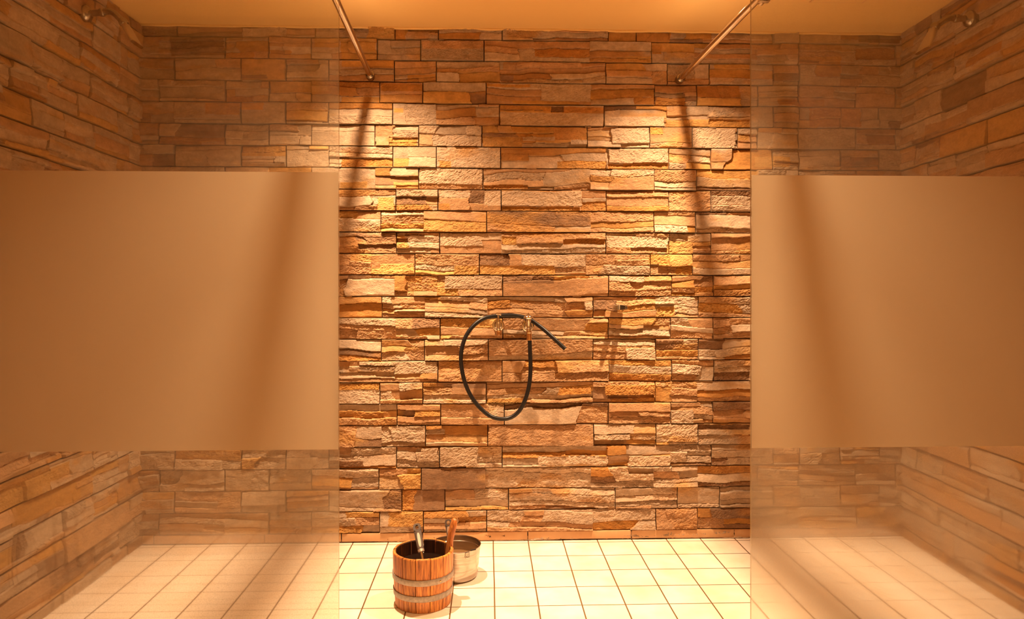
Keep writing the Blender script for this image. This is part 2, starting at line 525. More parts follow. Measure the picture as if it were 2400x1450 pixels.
def stone_field(us, zs, courses, seed, overrides=(), relief=0.78, rough_p=0.62):
    rng = random.Random(seed)
    U, Z = np.meshgrid(us, zs)
    H = np.full(U.shape, -0.012)
    C = np.zeros(U.shape + (3,)); C[:] = (0.10, 0.06, 0.035)
    # shared textures
    wob = fbm(U * 10, Z * 7, seed + 1, 3, 0.45)
    wobx = fbm(U * 8, Z * 26, seed + 2, 3, 0.45)

    def chips(u, z, sd):
        n1 = 1 - np.abs(2 * (fbm(u, z, sd, 2, 0.5) + 0.5) - 1)
        n2 = 1 - np.abs(2 * (fbm(u * 2.3 + 5, z * 2.1, sd + 31, 2, 0.6) + 0.5) - 1)
        return 0.62 * n1 + 0.38 * n2 - 0.75
    rmask = 0.45 + 1.3 * np.clip(fbm(U * 9, Z * 16, seed + 13, 3) + 0.32, 0, 1)
    rough_h = rmask * chips(U * 62, Z * 150, seed + 3)
    rough_d = rmask * chips((U * 0.86 + Z * 0.5) * 58, (Z * 0.86 - U * 0.5) * 135, seed + 4)
    fine = fbm(U * 130, Z * 190, seed + 12, 2, 0.7)
    low = fbm(U * 14, Z * 24, seed + 5, 3)
    q = (fbm(U * 22 + Z * 14, Z * 42 - U * 6, seed + 6, 4, 0.6) + 0.5) * 6.0
    fl = np.floor(q); fr = q - fl
    terr = (fl + np.clip((fr - 0.5) * 4 + 0.5, 0, 1)) / 6.0 - 0.5
    stain = fbm(U * 7, Z * 18, seed + 7, 4)
    stain2 = fbm(U * 30, Z * 60, seed + 8, 4)
    for zb, zt, joints in courses:
        r0, r1 = np.searchsorted(zs, [zb, zt])
        if r1 <= r0: continue
        for a, b in zip(joints, joints[1:]):
            c0, c1 = np.searchsorted(us, [a, b])
            if c1 <= c0: continue
            sl = (slice(r0, r1), slice(c0, c1))
            Us, Zs = U[sl], Z[sl]
            w = b - a
            tw = (Zs - zb) / (zt - zb) + 0.20 * wob[sl] + rng.uniform(-0.5, 0.5) * (Us - (a + b) / 2)
            xw = (Us - a) + 0.045 * wobx[sl] + rng.uniform(-0.5, 0.5) * (Zs - (zb + zt) / 2)
            tw = np.clip(tw, 0, 0.9999); xw = np.clip(xw, 0, w * 0.99999)
            base = rng.uniform(0.000, 0.007)
            for (a0, a1, t0, t1) in split_panel(rng, w):
                m = (xw >= a0) & (xw < a1) & (tw >= t0) & (tw < t1)
                if not m.any(): continue
                h0 = base + rng.choice([0.0, 0.002, 0.004, 0.006, 0.009, 0.012, 0.015]) + rng.uniform(-0.001, 0.001)
                tilt = rng.uniform(-0.010, 0.016)
                tn = (tw - t0) / (t1 - t0); xn = (xw - a0) / (a1 - a0)
                rough = rng.random() < (rough_p if zb < 1.45 else rough_p * 0.45)
                ra = rng.uniform(0.005, 0.010) if rough else rng.uniform(0.0012, 0.0035)
                ta = rng.uniform(0.003, 0.012) if rough else rng.uniform(0.0, 0.002)
                kd = rng.random()
                tex = ra * (kd * rough_d[sl] + (1 - kd) * rough_h[sl]) + ta * terr[sl] + 0.007 * low[sl] + (0.0035 if rough else 0.0012) * fine[sl]
                h = h0 + tilt * (0.5 - tn) + rng.uniform(-0.005, 0.005) * (xn - 0.5) + tex
                # slightly worn arris at top and bottom
                h = h - 0.0050 * np.clip(1 - np.minimum(tn, 1 - tn) * (t1 - t0) * (zt - zb) / 0.0026, 0, 1)
                H[sl][m] = h[m]
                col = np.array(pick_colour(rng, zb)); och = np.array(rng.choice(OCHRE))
                s = np.clip(stain[sl] * 3.2 + rng.uniform(-0.75, 0.25), 0, 0.75)[..., None]
                cc = col * (1 - s) + och * s
                cc = cc * (1.0 + 0.55 * stain2[sl][..., None])
                C[sl][m] = cc[m]
    # individually shaped slabs: (u0, u1, z0, z1, kind, h)
    for (u0, u1, z0, z1, kind, hh) in overrides:
        c0, c1 = np.searchsorted(us, [u0 - 0.01, u1 + 0.01])
        r0, r1 = np.searchsorted(zs, [z0 - 0.006, z1 + 0.006])
        sl = (slice(r0, r1), slice(c0, c1))
        uu = U[sl] + 0.018 * wobx[sl]; zz = Z[sl] + 0.010 * wob[sl]
        m = (uu > u0) & (uu < u1) & (zz > z0) & (zz < z1)
        if not m.any(): continue
        if kind != 'r' and kind != 'p':
            col = np.array({'o': rng.choice(OCHRE), 'b': rng.choice(BROWN), 't': rng.choice(TAN)}[kind]) * rng.uniform(0.95, 1.12)
            cc = col * (1.0 + 0.6 * stain2[sl][..., None]) + 0.04 * (stain[sl][..., None])
            C[sl][m] = np.clip(cc, 0.02, 0.9)[m]
        elif kind == 'p':
            cc = np.array(rng.choice(BEIGE)) * 1.06 * (1.0 + 0.45 * stain2[sl][..., None])
            C[sl][m] = cc[m]
        if hh is not None:
            tn = (zz - z0) / (z1 - z0)
            amp = 0.0 if kind == 'r' else 1.0
            h = hh + 0.004 * (0.5 - tn) + amp * (0.008 * rough_d[sl] + 0.006 * terr[sl] + 0.003 * fine[sl]) + 0.003 * low[sl]
            H[sl][m] = h[m]
    H = np.where(H > -0.011, np.clip(0.002 + (H - 0.002) * relief, -0.006, 0.026), H)
    # open joints between panels
    for zb, zt, joints in courses:
        r0, r1 = np.searchsorted(zs, [zb, zt])
        if r1 <= r0: continue
        k = min(r0, len(zs) - 1)
        H[k, :] = np.where(fbm(us * 5, us * 0 + zb * 31, seed + 9, 2) > -0.33, -0.012, H[k, :])
        C[k, :] = C[k, :] * 0.5
        for a in joints[1:-1]:
            c = np.searchsorted(us, a)
            if c >= len(us): continue
            if rng.random() < 0.8:
                H[r0:r1, c] = -0.012
                C[r0:r1, c] = C[r0:r1, c] * 0.5
    return H, np.clip(C, 0.01, 0.95)


def grid_mesh(name, P, C, mat):
    rows, cols = P.shape[:2]
    me = bpy.data.meshes.new(name)
    idx = np.arange(rows * cols, dtype=np.int32).reshape(rows, cols)
    q = np.stack([idx[:-1, :-1], idx[:-1, 1:], idx[1:, 1:], idx[1:, :-1]], -1).reshape(-1, 4)
    me.vertices.add(rows * cols)
    me.vertices.foreach_set('co', P.reshape(-1).astype(np.float32))
    nf = len(q)
    me.loops.add(nf * 4)
    me.loops.foreach_set('vertex_index', q.reshape(-1))
    me.polygons.add(nf)
    me.polygons.foreach_set('loop_start', np.arange(0, nf * 4, 4, dtype=np.int32))
    me.polygons.foreach_set('use_smooth', np.zeros(nf, dtype=bool))
    me.update(calc_edges=True)
    at = me.attributes.new('tint', 'FLOAT_COLOR', 'POINT')
    rgba = np.ones((rows * cols, 4), np.float32)
    rgba[:, :3] = C.reshape(-1, 3)
    at.data.foreach_set('color', rgba.reshape(-1))
    me.materials.append(mat)
    o = bpy.data.objects.new(name, me)
    COL.objects.link(o)
    o['kind'] = 'structure'
    return o


def X0(u):       # world x on the back wall of a picture column
    return at_y(u, 680, 0).x


def Z0(u, v):
    return at_y(u, v, 0).z


ZBASE, ZPITCH = 0.0404, 0.09201
left_even = [300, 408, 564, 669, 770]
left_odd = [300, 371, 527, 630, 730]
right_even = [1811, 1872, 1970, 2060, 2160]
right_odd = [1775, 1871, 2006, 2100, 2160]
ROWS = [
    [925, 1027, 1176, 1425, 1491, 1569, 1668],
    [883, 986, 1134, 1382, 1527, 1627],
    [923, 1022, 1172, 1419, 1564, 1662],
    [890, 990, 1139, 1385, 1534, 1633],
    [920, 1022, 1170, 1415, 1562, 1659],
    [878, 980, 1129, 1376, 1522, 1622, 1728],
    [920, 1022, 1173, 1420, 1567, 1666],
    [879, 981, 1131, 1383, 1533, 1633],
    [927, 1026, 1174, 1420, 1567, 1665],
    [892, 993, 1140, 1385, 1532, 1630],
    [929, 1029, 1175, 1419, 1567, 1665],
    [871, 971, 1122, 1373, 1523, 1623],
    [925, 1025, 1178, 1425, 1573, 1672],
    [894, 995, 1142, 1390, 1536, 1636],
    [928, 1031, 1178, 1425, 1571, 1671],
    [893, 994, 1144, 1390, 1536, 1636],
    [926, 1026, 1176, 1427, 1573, 1673],
    [890, 990, 1139, 1389, 1535, 1634],
    [930, 1032, 1181, 1425, 1571, 1671],
    [894, 997, 1143, 1391, 1537, 1635],
    [929, 1029, 1177, 1422, 1570, 1667],
    [887, 987, 1137, 1385, 1531, 1635],
    [941, 1042, 1192, 1442, 1587, 1686],
    [890, 992, 1140, 1390, 1536, 1634],
]
courses = []
for i, row in enumerate(ROWS):       # i = 0 is the cut course under the ceiling
    k = 23 - i
    zb = ZBASE + k * ZPITCH
    zt = zb + ZPITCH
    L_ = left_even if i % 2 == 0 else left_odd
    R_ = right_even if i % 2 == 0 else right_odd
    if i == 0: L_ = [300, 414, 568, 672, 738]
    courses.append((zb, zt, [X0(u) for u in L_ + row + R_]))
courses.append((-0.05, ZBASE, [X0(300), X0(2160)]))

OV = []


def ov(ox, oy, s, items):
    for it in items:
        kind, x0, y0, x1, y1 = it[:5]
        hh = it[5] if len(it) > 5 else None
        ua, ub = ox + x0 / s, ox + x1 / s
        um = (ua + ub) / 2
        OV.append((X0(ua), X0(ub), Z0(um, oy + y1 / s), Z0(um, oy + y0 / s), kind, hh))


ov(780, 0, 2.4, [
    ('o', 44, 225, 247, 335), ('o', 270, 470, 503, 512), ('o', 45, 545, 262, 578), ('o', 345, 610, 395, 635), ('o', 320, 775, 475, 822),
    ('o', 45, 890, 333, 938, .004), ('o', 340, 890, 428, 938), ('o', 45, 1020, 190, 1055), ('o', 343, 1025, 480, 1058), ('o', 840, 768, 1060, 824, .003),
    ('o', 1243, 717, 1428, 785, .012), ('o', 947, 860, 1100, 903, .004), ('o', 1260, 905, 1535, 950, .003), ('o', 850, 1040, 1100, 1065, .003),
    ('o', 1545, 922, 1888, 950, .003), ('o', 1785, 720, 1852, 758, .012), ('o', 1815, 548, 1975, 595), ('o', 1690, 548, 1808, 592, .006),
    ('o', 1880, 674, 2130, 715), ('o', 2115, 670, 2345, 715, .004), ('o', 1710, 182, 1893, 238), ('o', 1640, 318, 1790, 355), ('o', 1795, 250, 1850, 300),
    ('o', 250, 1110, 348, 1182, .010), ('o', 595, 1145, 660, 1180), ('o', 1395, 1135, 1533, 1187, .010), ('o', 950, 1160, 1390, 1187, .004), ('o', 590, 905, 662, 943),
    ('o', 2285, 755, 2345, 788), ('b', 945, 420, 1010, 460), ('o', 415, 420, 580, 458), ('o', 50, 345, 340, 375), ('o', 2150, 365, 2345, 400),
    ('t', 1880, 440, 2118, 478), ('o', 2045, 485, 2285, 550), ('t', 960, 350, 1530, 410), ('o', 870, 475, 1110, 492), ('o', 1010, 568, 1390, 586),
    ('o', 940, 594, 1230, 618, .010), ('b', 1230, 595, 1300, 630, .002), ('o', 1300, 600, 1522, 632, .011), ('t', 850, 235, 1445, 270), ('t', 500, 230, 850, 275),
    ('p', 940, 634, 1522, 708, .012), ('p', 1170, 480, 1450, 565, .008), ('p', 1530, 658, 1870, 714, .015), ('p', 1570, 722, 1778, 805, .020), ('p', 560, 760, 835, 822, .006),
    ('p', 1065, 768, 1240, 790, .018), ('p', 1335, 787, 1428, 812, .020), ('p', 485, 948, 838, 1035, .012), ('p', 850, 1075, 1400, 1155, .012), ('p', 1545, 838, 1888, 915, .015),
    ('p', 2020, 722, 2265, 832, .012), ('r', 240, 765, 318, 818, .018), ('p', 750, 710, 835, 760, .010)])
ov(800, 500, 4.8, [
    ('b', 625, 283, 757, 332, -.002), ('o', 1810, 258, 1975, 350, .012), ('o', 1558, 590, 2400, 692, .006), ('o', 1270, 590, 1530, 692, .010),
    ('o', 430, 570, 810, 645, .010), ('b', 170, 220, 620, 300, None), ('b', 180, 345, 615, 405, .0), ('p', 1110, 220, 1590, 365, .010),
    ('o', 690, 710, 900, 790), ('p', 590, 1090, 935, 1104, .018), ('b', 1815, 705, 2400, 790, None), ('p', 1160, 705, 1810, 850, .010)])
ov(1260, 850, 4.615, [
    ('o', 225, 270, 585, 345, .012), ('o', 735, 240, 1265, 345, .020), ('r', 755, 347, 1265, 380, .0), ('r', 310, 915, 750, 1000, .001),
    ('p', 0, 1005, 750, 1095, .017), ('r', 610, 832, 940, 885, .0), ('p', 610, 775, 1010, 830, .020), ('p', 985, 1005, 1425, 1130, .019),
    ('r', 755, 1050, 980, 1125, .0), ('r', 1530, 1172, 1725, 1245, .0), ('r', 985, 1138, 1250, 1200, .001), ('b', 1905, 100, 2290, 205, -.001),
    ('p', 1440, 515, 1680, 660, .014), ('p', 1285, 672, 1730, 785, .016), ('b', 1735, 672, 2290, 725, .0)])
ov(790, 800, 4.8, [
    ('r', 1295, 475, 1670, 590, .014), ('r', 1295, 592, 1670, 632, .002), ('p', 250, 230, 650, 268, .020), ('r', 0, 230, 130, 325, .0),
    ('r', 440, 342, 650, 395, .001), ('r', 1170, 952, 1690, 1020, .001), ('r', 0, 1192, 150, 1300, .0), ('r', 1590, 1252, 1760, 1305, .001),
    ('o', 20, 475, 475, 540, .008), ('p', 650, 228, 1130, 360, .012), ('p', 1155, 1195, 1580, 1400, .018), ('p', 900, 1200, 1145, 1345, .018),
    ('o', 1680, 640, 2100, 700, .006), ('r', 690, 1195, 960, 1245, .0)])
ov(1200, 550, 4.138, [
    ('p', 935, 405, 1285, 455, .020), ('o', 1330, 192, 1530, 285, .016), ('r', 790, 732, 905, 800, -.001), ('p', 700, 650, 780, 730, .018),
    ('o', 1390, 702, 1570, 800, .008), ('p', 1390, 655, 1575, 672, .020), ('o', 500, 45, 900, 95, .008), ('p', 915, 15, 1515, 125, .014),
    ('r', 1290, 880, 1530, 925, .001), ('p', 1105, 1105, 1385, 1210, .012), ('o', 1500, 60, 1750, 185, .006)])
ov(400, 0, 3.625, [
    ('b', 0, 300, 455, 470), ('o', 0, 0, 1, 1), ('o', 835, 430, 1020, 488), ('o', 600, 870, 800, 930), ('o', 980, 930, 1335, 1040), ('o', 600, 1230, 975, 1330),
    ('o', 840, 680, 1340, 780), ('t', 835, 310, 1220, 400), ('o', 1215, 335, 1430, 400), ('b', 600, 635, 825, 670), ('o', 300, 870, 595, 970),
    ('b', 225, 1060, 435, 1110), ('t', 985, 240, 1225, 300)])
ov(1600, 0, 3.0, [
    ('o', 490, 310, 810, 385), ('o', 660, 700, 1000, 750), ('o', 890, 760, 1250, 890), ('t', 820, 310, 1110, 400), ('o', 510, 1100, 760, 1175),
    ('o', 820, 400, 1110, 450), ('b', 1230, 240, 1530, 300)])

us = np.concatenate([np.arange(XL - 0.02, -0.76, 0.004), np.arange(-0.76, 1.06, 0.0023), np.arange(1.06, XR + 0.03, 0.004)])
zs = np.arange(0.0, ROOM_H + 0.012, 0.0023)
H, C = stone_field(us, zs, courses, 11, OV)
U, Z = np.meshgrid(us, zs)
YB = 0.008
P = np.stack([U, YB - H, Z], -1)
grid_mesh('wall_back', P, C, M_STONE)


def side_wall(name, sgn, x0, slope, seed):
    d = np.concatenate([np.arange(-0.01, 1.02, 0.0036), np.arange(1.02, -YF + 0.02, 0.012)])
    z = np.concatenate([np.arange(-0.002, 0.75, 0.0036), np.arange(0.75, 1.40, 0.007), np.arange(1.40, ROOM_H + 0.012, 0.0036)])
    rng = random.Random(seed)
    cs = []
    for k in range(-1, 24):
        zb = ZBASE + k * ZPITCH
        L = [-0.02]
        seq = [0.18, 0.27, 0.45, 0.27, 0.18]
        j = rng.randrange(5)
        p = (0.10 if k % 2 else 0.19) + rng.uniform(-0.01, 0.01)
        while p < -YF + 0.5:
            L.append(p)
            p += seq[j % 5]; j += 1
        L.append(p)
        cs.append((zb, zb + ZPITCH, L))
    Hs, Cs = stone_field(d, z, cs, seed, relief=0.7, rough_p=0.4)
    Dm, Zm = np.meshgrid(d, z)
    X = x0 + slope * (-Dm) + sgn * (Hs - 0.008)
    Pp = np.stack([X, -Dm, Zm], -1)
    if sgn < 0: pass
    return grid_mesh(name, Pp, Cs, M_STONE)


side_wall('wall_left', 1, XL, LSL, 23)
side_wall('wall_right', -1, XR, RSL, 37)


# ---------------------------------------------------------------- floor, ceiling, front wall, skirting
def plane_obj(name, pts, mat):
    bm = bmesh.new()
    bm.faces.new([bm.verts.new(p) for p in pts])
    o = obj(name, bm, mat)
    o['kind'] = 'structure'
    return o


bm = bmesh.new()
add_box(bm, (0.17, (YF + 0.06) / 2, -0.03), (3.8, -YF + 0.26, 0.06))
o = obj('floor', bm, M_TILE); o['kind'] = 'structure'
bm = bmesh.new()
add_box(bm, (0.17, (YF + 0.06) / 2, ROOM_H + 0.03), (3.8, -YF + 0.26, 0.06))
o = obj('ceiling', bm, M_CEIL); o['kind'] = 'structure'
bm = bmesh.new()
add_box(bm, (0.17, YF - 0.05, ROOM_H / 2), (3.8, 0.1, ROOM_H))
o = obj('wall_front', bm, M_PLASTER); o['kind'] = 'structure'

bm = bmesh.new()
SK = [X0(u) for u in (360, 620, 800, 990, 1237, 1480, 1721, 1960)]
edges = [XL + 0.004] + SK + [XR - 0.004]
for a, b in zip(edges, edges[1:]):
    add_box(bm, ((a + b) / 2, 0.010, 0.0225), (b - a - 0.004, 0.022, 0.034), bevel=0.002)
o = obj('baseboard_back', bm, M_SKIRT, smooth=30); o['kind'] = 'structure'
bm = bmesh.new()
add_box(bm, ((XL + XR) / 2, 0.0135, 0.0195), (XR - XL - 0.006, 0.019, 0.037))
o = obj('trim_1', bm, M_DARK); o['kind'] = 'structure'

bm = bmesh.new()
vr = random.Random(3)
bp_ = [(XL + (XR - XL) * k / 60, -0.004 + vr.uniform(-0.003, 0.003), ROOM_H - 0.002 + vr.uniform(-0.0015, 0.0015)) for k in range(61)]
add_tube(bm, bp_, 0.0065, seg=8)
o = obj('trim_2', bm, M_CEIL, smooth=80); o['kind'] = 'structure'

# ceiling hatch whose rear edge just shows at the top of the picture
hl = at_z(1898, 4, ROOM_H); hr = at_z(2021, 6, ROOM_H)
t = empty('ceiling_hatch', ((hl.x + hr.x) / 2, hl.y - 0.11, ROOM_H), 'flush plaster-coloured access hatch in the ceiling above the right glass screen', 'hatch')
bm = bmesh.new()
add_box(bm, ((hl.x + hr.x) / 2, hl.y - 0.11, ROOM_H - 0.002), (hr.x - hl.x - 0.008, 0.212, 0.004), bevel=0.001)
obj('hatch_door', bm, M_CEIL, t)
bm = bmesh.new()
w2, yc, xc = (hr.x - hl.x) / 2, hl.y - 0.11, (hl.x + hr.x) / 2
for c, s in (((xc, yc + 0.11, ROOM_H - 0.001), (2 * w2 + .006, .003, .002)), ((xc, yc - 0.11, ROOM_H - 0.001), (2 * w2 + .006, .003, .002)),
             ((xc - w2, yc, ROOM_H - 0.001), (.003, .22, .002)), ((xc + w2, yc, ROOM_H - 0.001), (.003, .22, .002))):
    add_box(bm, c, s)
obj('hatch_gap', bm, M_SKIRT, t)

# ---------------------------------------------------------------- ceiling spotlights
def spotlight(x, y, label, group=None):
    t = empty('ceiling_spotlight', (x, y, ROOM_H), label, 'lamp', group)
    bm = bmesh.new()
    add_lathe(bm, [(0.030, 0.0), (0.030, -0.004), (0.033, -0.007), (0.040, -0.006), (0.043, -0.001), (0.043, 0.0)], (x, y, ROOM_H), seg=40)
    obj('trim_ring', bm, M_LAMPW, t, smooth=40)
    bm = bmesh.new()
    add_lathe(bm, [(0.0, -0.003), (0.029, -0.003), (0.029, -0.0015), (0.0, -0.0015)], (x, y, ROOM_H), seg=40)
    m = bpy.data.materials.get('lamp_glow')
    if m is None:
        m, nt, out = new_mat('lamp_glow')
        e = N(nt, 'ShaderNodeEmission', ins={'Color': (*LAMP_COL, 1), 'Strength': 12.0})
        L(nt, e.outputs[0], out.inputs[0])
    obj('lamp_lens', bm, m, t)
    return t


sp_lab = ['round recessed ceiling spotlight above the left support bar',
          'round recessed ceiling spotlight above the right support bar']
for (x, y), lb in zip(LAMPS, sp_lab): spotlight(x, y, lb, 'shower ceiling spotlights')
rl = ['round recessed ceiling spotlight out in front of the two glass screens']
for (x, y), lb in zip(FILL_LAMPS, rl): spotlight(x, y, lb)  # fitting for the added fill lamp

# ---------------------------------------------------------------- glass screens
GT = 0.008


def screen(x0, x1, ztop, band, mat, label):
    t = empty('glass_screen', ((x0 + x1) / 2, YG, 0.0), label, 'shower screen')
    bm = bmesh.new()
    add_box(bm, ((x0 + x1) / 2, YG, (ztop + 0.004) / 2), (x1 - x0, GT, ztop - 0.004))
    for f in bm.faces:
        f.material_index = 0 if abs(f.normal.y) > 0.9 else 1
    obj('glass_pane', bm, [mat, M_EDGE], t)
    bm = bmesh.new()
    zb, zt, e0, e1 = band
    add_box(bm, ((x0 + x1) / 2 + (e0 - e1) / 2, YG - GT / 2 - 0.0006, (zb + zt) / 2), (x1 - x0 - e0 - e1, 0.0006, zt - zb))
    obj('frosted_band', bm, M_FROST, t, label='matt frosted band across the middle of the clear glass')
    return t


gxl = at_y(794.5, 700, YG).x
gxr = at_y(1759.5, 700, YG).x
lw = XL + LSL * YG + 0.012
rw = XR + RSL * YG - 0.012
bl = (at_y(400, 1055, YG).z, at_y(400, 402, YG).z)
br_ = (at_y(2100, 1046, YG).z, at_y(2100, 412.5, YG).z)
screen(lw, gxl, GLASS_TOP, (bl[0], bl[1], 0.0, 0.001), M_GLASS_L, 'left shower glass screen with a matt frosted band, beside the wooden bucket')
screen(gxr, rw, GLASS_TOP, (br_[0], br_[1], 0.001, 0.0), M_GLASS_R, 'right shower glass screen with a matt frosted band and hazy lower part')


# ---------------------------------------------------------------- support bars
def support_bar(wall_px, top_px, zbar_r, side, label):
    a = at_y(*wall_px, -0.018)
    b = at_z(top_px[0], top_px[1], a.z)
    d = (b - a).normalized()
    e = a + d * ((YG + 0.004 - a.y) / d.y)
    t = empty('support_bar', a, label, 'support bar', 'chrome bars bracing the glass screens')
    bm = bmesh.new()
    add_tube(bm, [a + d * 0.006, e], 0.0125, seg=24)
    obj('bar', bm, M_CHROME, t, smooth=60)
    bm = bmesh.new()
    add_lathe(bm, [(0.0, -0.012), (0.0185, -0.012), (0.0185, 0.006), (0.0165, 0.010), (0.0165, 0.014), (0.018, 0.016), (0.018, 0.024), (0.0130, 0.028)], a, d, seg=32)
    obj('wall_flange', bm, M_OLDCHROME, t, smooth=40)
    bm = bmesh.new()
    add_box(bm, (e.x, YG + 0.014, e.z - 0.004), (0.034, 0.018, 0.052), bevel=0.003)
    add_box(bm, (e.x, YG - 0.012, e.z - 0.004), (0.034, 0.012, 0.052), bevel=0.003)
    add_lathe(bm, [(0.0, 0.0), (0.009, 0.0), (0.009, 0.018), (0.0, 0.020)], (e.x, YG + 0.020, e.z - 0.022), (0, 1, 0), seg=20)
    obj('glass_clamp', bm, M_CHROME, t, smooth=40)


support_bar((868, 178), (788, 0), 0, 0, 'chrome support bar meeting the stone wall on the left')
support_bar((1593, 186), (1773, 0), 0, 0, 'chrome support bar meeting the stone wall at right, catching a white glint')


# ---------------------------------------------------------------- shower heads on the side walls
def shower_head(P, dirx, label):
    """P: dict of world points flange, bend, joint, head rear / front corners"""
    t = empty('shower_head', P['flange'], label, 'shower head', 'shower heads on the side walls')
    ax = Vector((dirx, 0, 0))
    bm = bmesh.new()
    add_lathe(bm, [(0.0, -0.03), (0.030, -0.03), (0.030, 0.0), (0.028, 0.007), (0.021, 0.012), (0.016, 0.016), (0.0, 0.016)], P['flange'], ax, seg=36)
    obj('wall_rose', bm, M_OLDCHROME, t, smooth=40)
    bm = bmesh.new()
    pts = catmull([P['flange'], P['flange'].lerp(P['bend'], 0.55), P['bend'], P['joint']], 6)
    add_tube(bm, pts, 0.0115, seg=18)
    add_lathe(bm, [(0.0135, -0.008), (0.0145, -0.006), (0.0145, 0.006), (0.0135, 0.008)], P['flange'].lerp(P['bend'], 0.62), ax, seg=24, cap0=True, cap1=True)
    obj('arm', bm, M_OLDCHROME, t, smooth=60)
    bm = bmesh.new()
    bmesh.ops.create_uvsphere(bm, u_segments=24, v_segments=14, radius=0.0165, matrix=Matrix.Translation(P['joint']))
    obj('ball_joint', bm, M_OLDCHROME, t, smooth=80)
    # flared square head
    d = P['headdir'].normalized()
    y = Vector((0, 1, 0))
    y = (y - d * y.dot(d)).normalized()
    x = d.cross(y).normalized()
    def sq(c, hx, hy):
        pts = []
        for k in range(20):
            a = 2 * math.pi * k / 20
            ca, sa = math.cos(a), math.sin(a)
            s = (abs(ca) ** 5 + abs(sa) ** 5) ** (-1 / 5)
            pts.append(c + x * hx * ca * s + y * hy * sa * s)
        return pts
    j = P['joint']
    bm = bmesh.new()
    ln = P['len']
    add_sections(bm, [sq(j + d * 0.002, 0.009, 0.009), sq(j + d * 0.014, 0.011, 0.014), sq(j + d * (ln * 0.45), 0.010, 0.028), sq(j + d * (ln * 0.75), 0.007, 0.037), sq(j + d * ln, 0.0055, 0.041)])
    obj('spray_head', bm, M_SATIN, t, smooth=60)
    bm = bmesh.new()
    add_sections(bm, [sq(j + d * (ln + 0.0035), 0.0065, 0.0425), sq(j + d * (ln + 0.006), 0.0065, 0.0425)])
    obj('spray_plate', bm, M_CHROME, t, smooth=40)
    return t


fl = at_left(203, 32, 0.012)
PL = {'flange': fl, 'bend': at_y(262, 28, fl.y), 'joint': at_y(289, 52, fl.y - 0.005), 'headdir': Vector((0.42, 0.10, -0.9)), 'len': 0.10}
PL['headdir'] = at_y(319, 101, fl.y - 0.005) - PL['joint']; PL['len'] = PL['headdir'].length
shower_head(PL, 1, 'shower head on its arm on the left stone wall, seen through glass near the ceiling')
fr_ = at_right(2272, 44, 0.012)
PR = {'flange': fr_, 'bend': at_y(2222, 43, fr_.y), 'joint': at_y(2192, 62, fr_.y - 0.005)}
PR['headdir'] = at_y(2164, 116, fr_.y - 0.005) - PR['joint']; PR['len'] = PR['headdir'].length
shower_head(PR, -1, 'shower head on its arm on the right stone wall, seen through glass near the ceiling')

# ---------------------------------------------------------------- taps and hose on the back wall
YT = -0.062
def pt(u, v, y=YT): return at_y(u, v, y)


def escutcheon(bm, c, r):
    add_lathe(bm, [(0.0, -0.020), (r, -0.020), (r, 0.0), (r * 0.97, 0.003), (r * 0.80, 0.0045), (r * 0.74, 0.002), (r * 0.50, 0.006), (0.0, 0.010)], c, (0, -1, 0), seg=40)


PXM = (CAMD + YT) / F      # metres per picture pixel at the taps
# left tap
c = pt(1168, 764)
t = empty('wall_tap', (c.x, -0.014, c.z), 'small chrome tap with a T-handle, left of the domed hose tap', 'tap')
bm = bmesh.new(); escutcheon(bm, Vector((c.x, -0.016, c.z + 0.002)), 0.0260)
obj('escutcheon', bm, M_CHROME, t, smooth=35)
bm = bmesh.new(); add_tube(bm, [(c.x, -0.02, c.z), (c.x, YT, c.z)], 0.0085, seg=20)
obj('inlet_pipe', bm, M_CHROME, t, smooth=60)
bm = bmesh.new()
zz = lambda v: pt(1168, v).z
add_lathe(bm, [(0.0, zz(773.5)), (0.0095, zz(773.5)), (0.0105, zz(772)), (0.0105, zz(769.5)), (0.0078, zz(768.5)), (0.0075, zz(755)), (0.0085, zz(753)), (0.0075, zz(750)), (0.0045, zz(747.5)), (0.0035, zz(743)), (0.0040, zz(741)), (0.0, zz(740))], (c.x, YT, 0), seg=28)
obj('tap_body', bm, M_CHROME, t, smooth=35)
bm = bmesh.new()
hz = zz(737.5)
add_tube(bm, [(c.x - 0.001, YT, zz(743)), (c.x - 0.001, YT, zz(735))], 0.0035, seg=14)
add_tube(bm, catmull([(c.x - 0.009, YT, hz + .003), (c.x, YT, hz + 0.003), (c.x + 0.008, YT, hz + 0.001)], 4), [0.0030] * 2 + [0.0036] * 5 + [0.0040] * 2, seg=12)
bmesh.ops.create_uvsphere(bm, u_segments=14, v_segments=8, radius=0.0045, matrix=Matrix.Translation((c.x + 0.009, YT, hz + 0.001)))
obj('t_handle', bm, M_CHROME, t, smooth=50)
bm = bmesh.new()
add_lathe(bm, [(0.0095, zz(773.5)), (0.0098, zz(776)), (0.0085, zz(777)), (0.0085, zz(784)), (0.0068, zz(785)), (0.0068, zz(779)), (0.0, zz(778))], (c.x + 0.002, YT, 0), seg=28)
obj('outlet', bm, M_BRASS, t, smooth=35, label='copper-coloured threaded outlet')

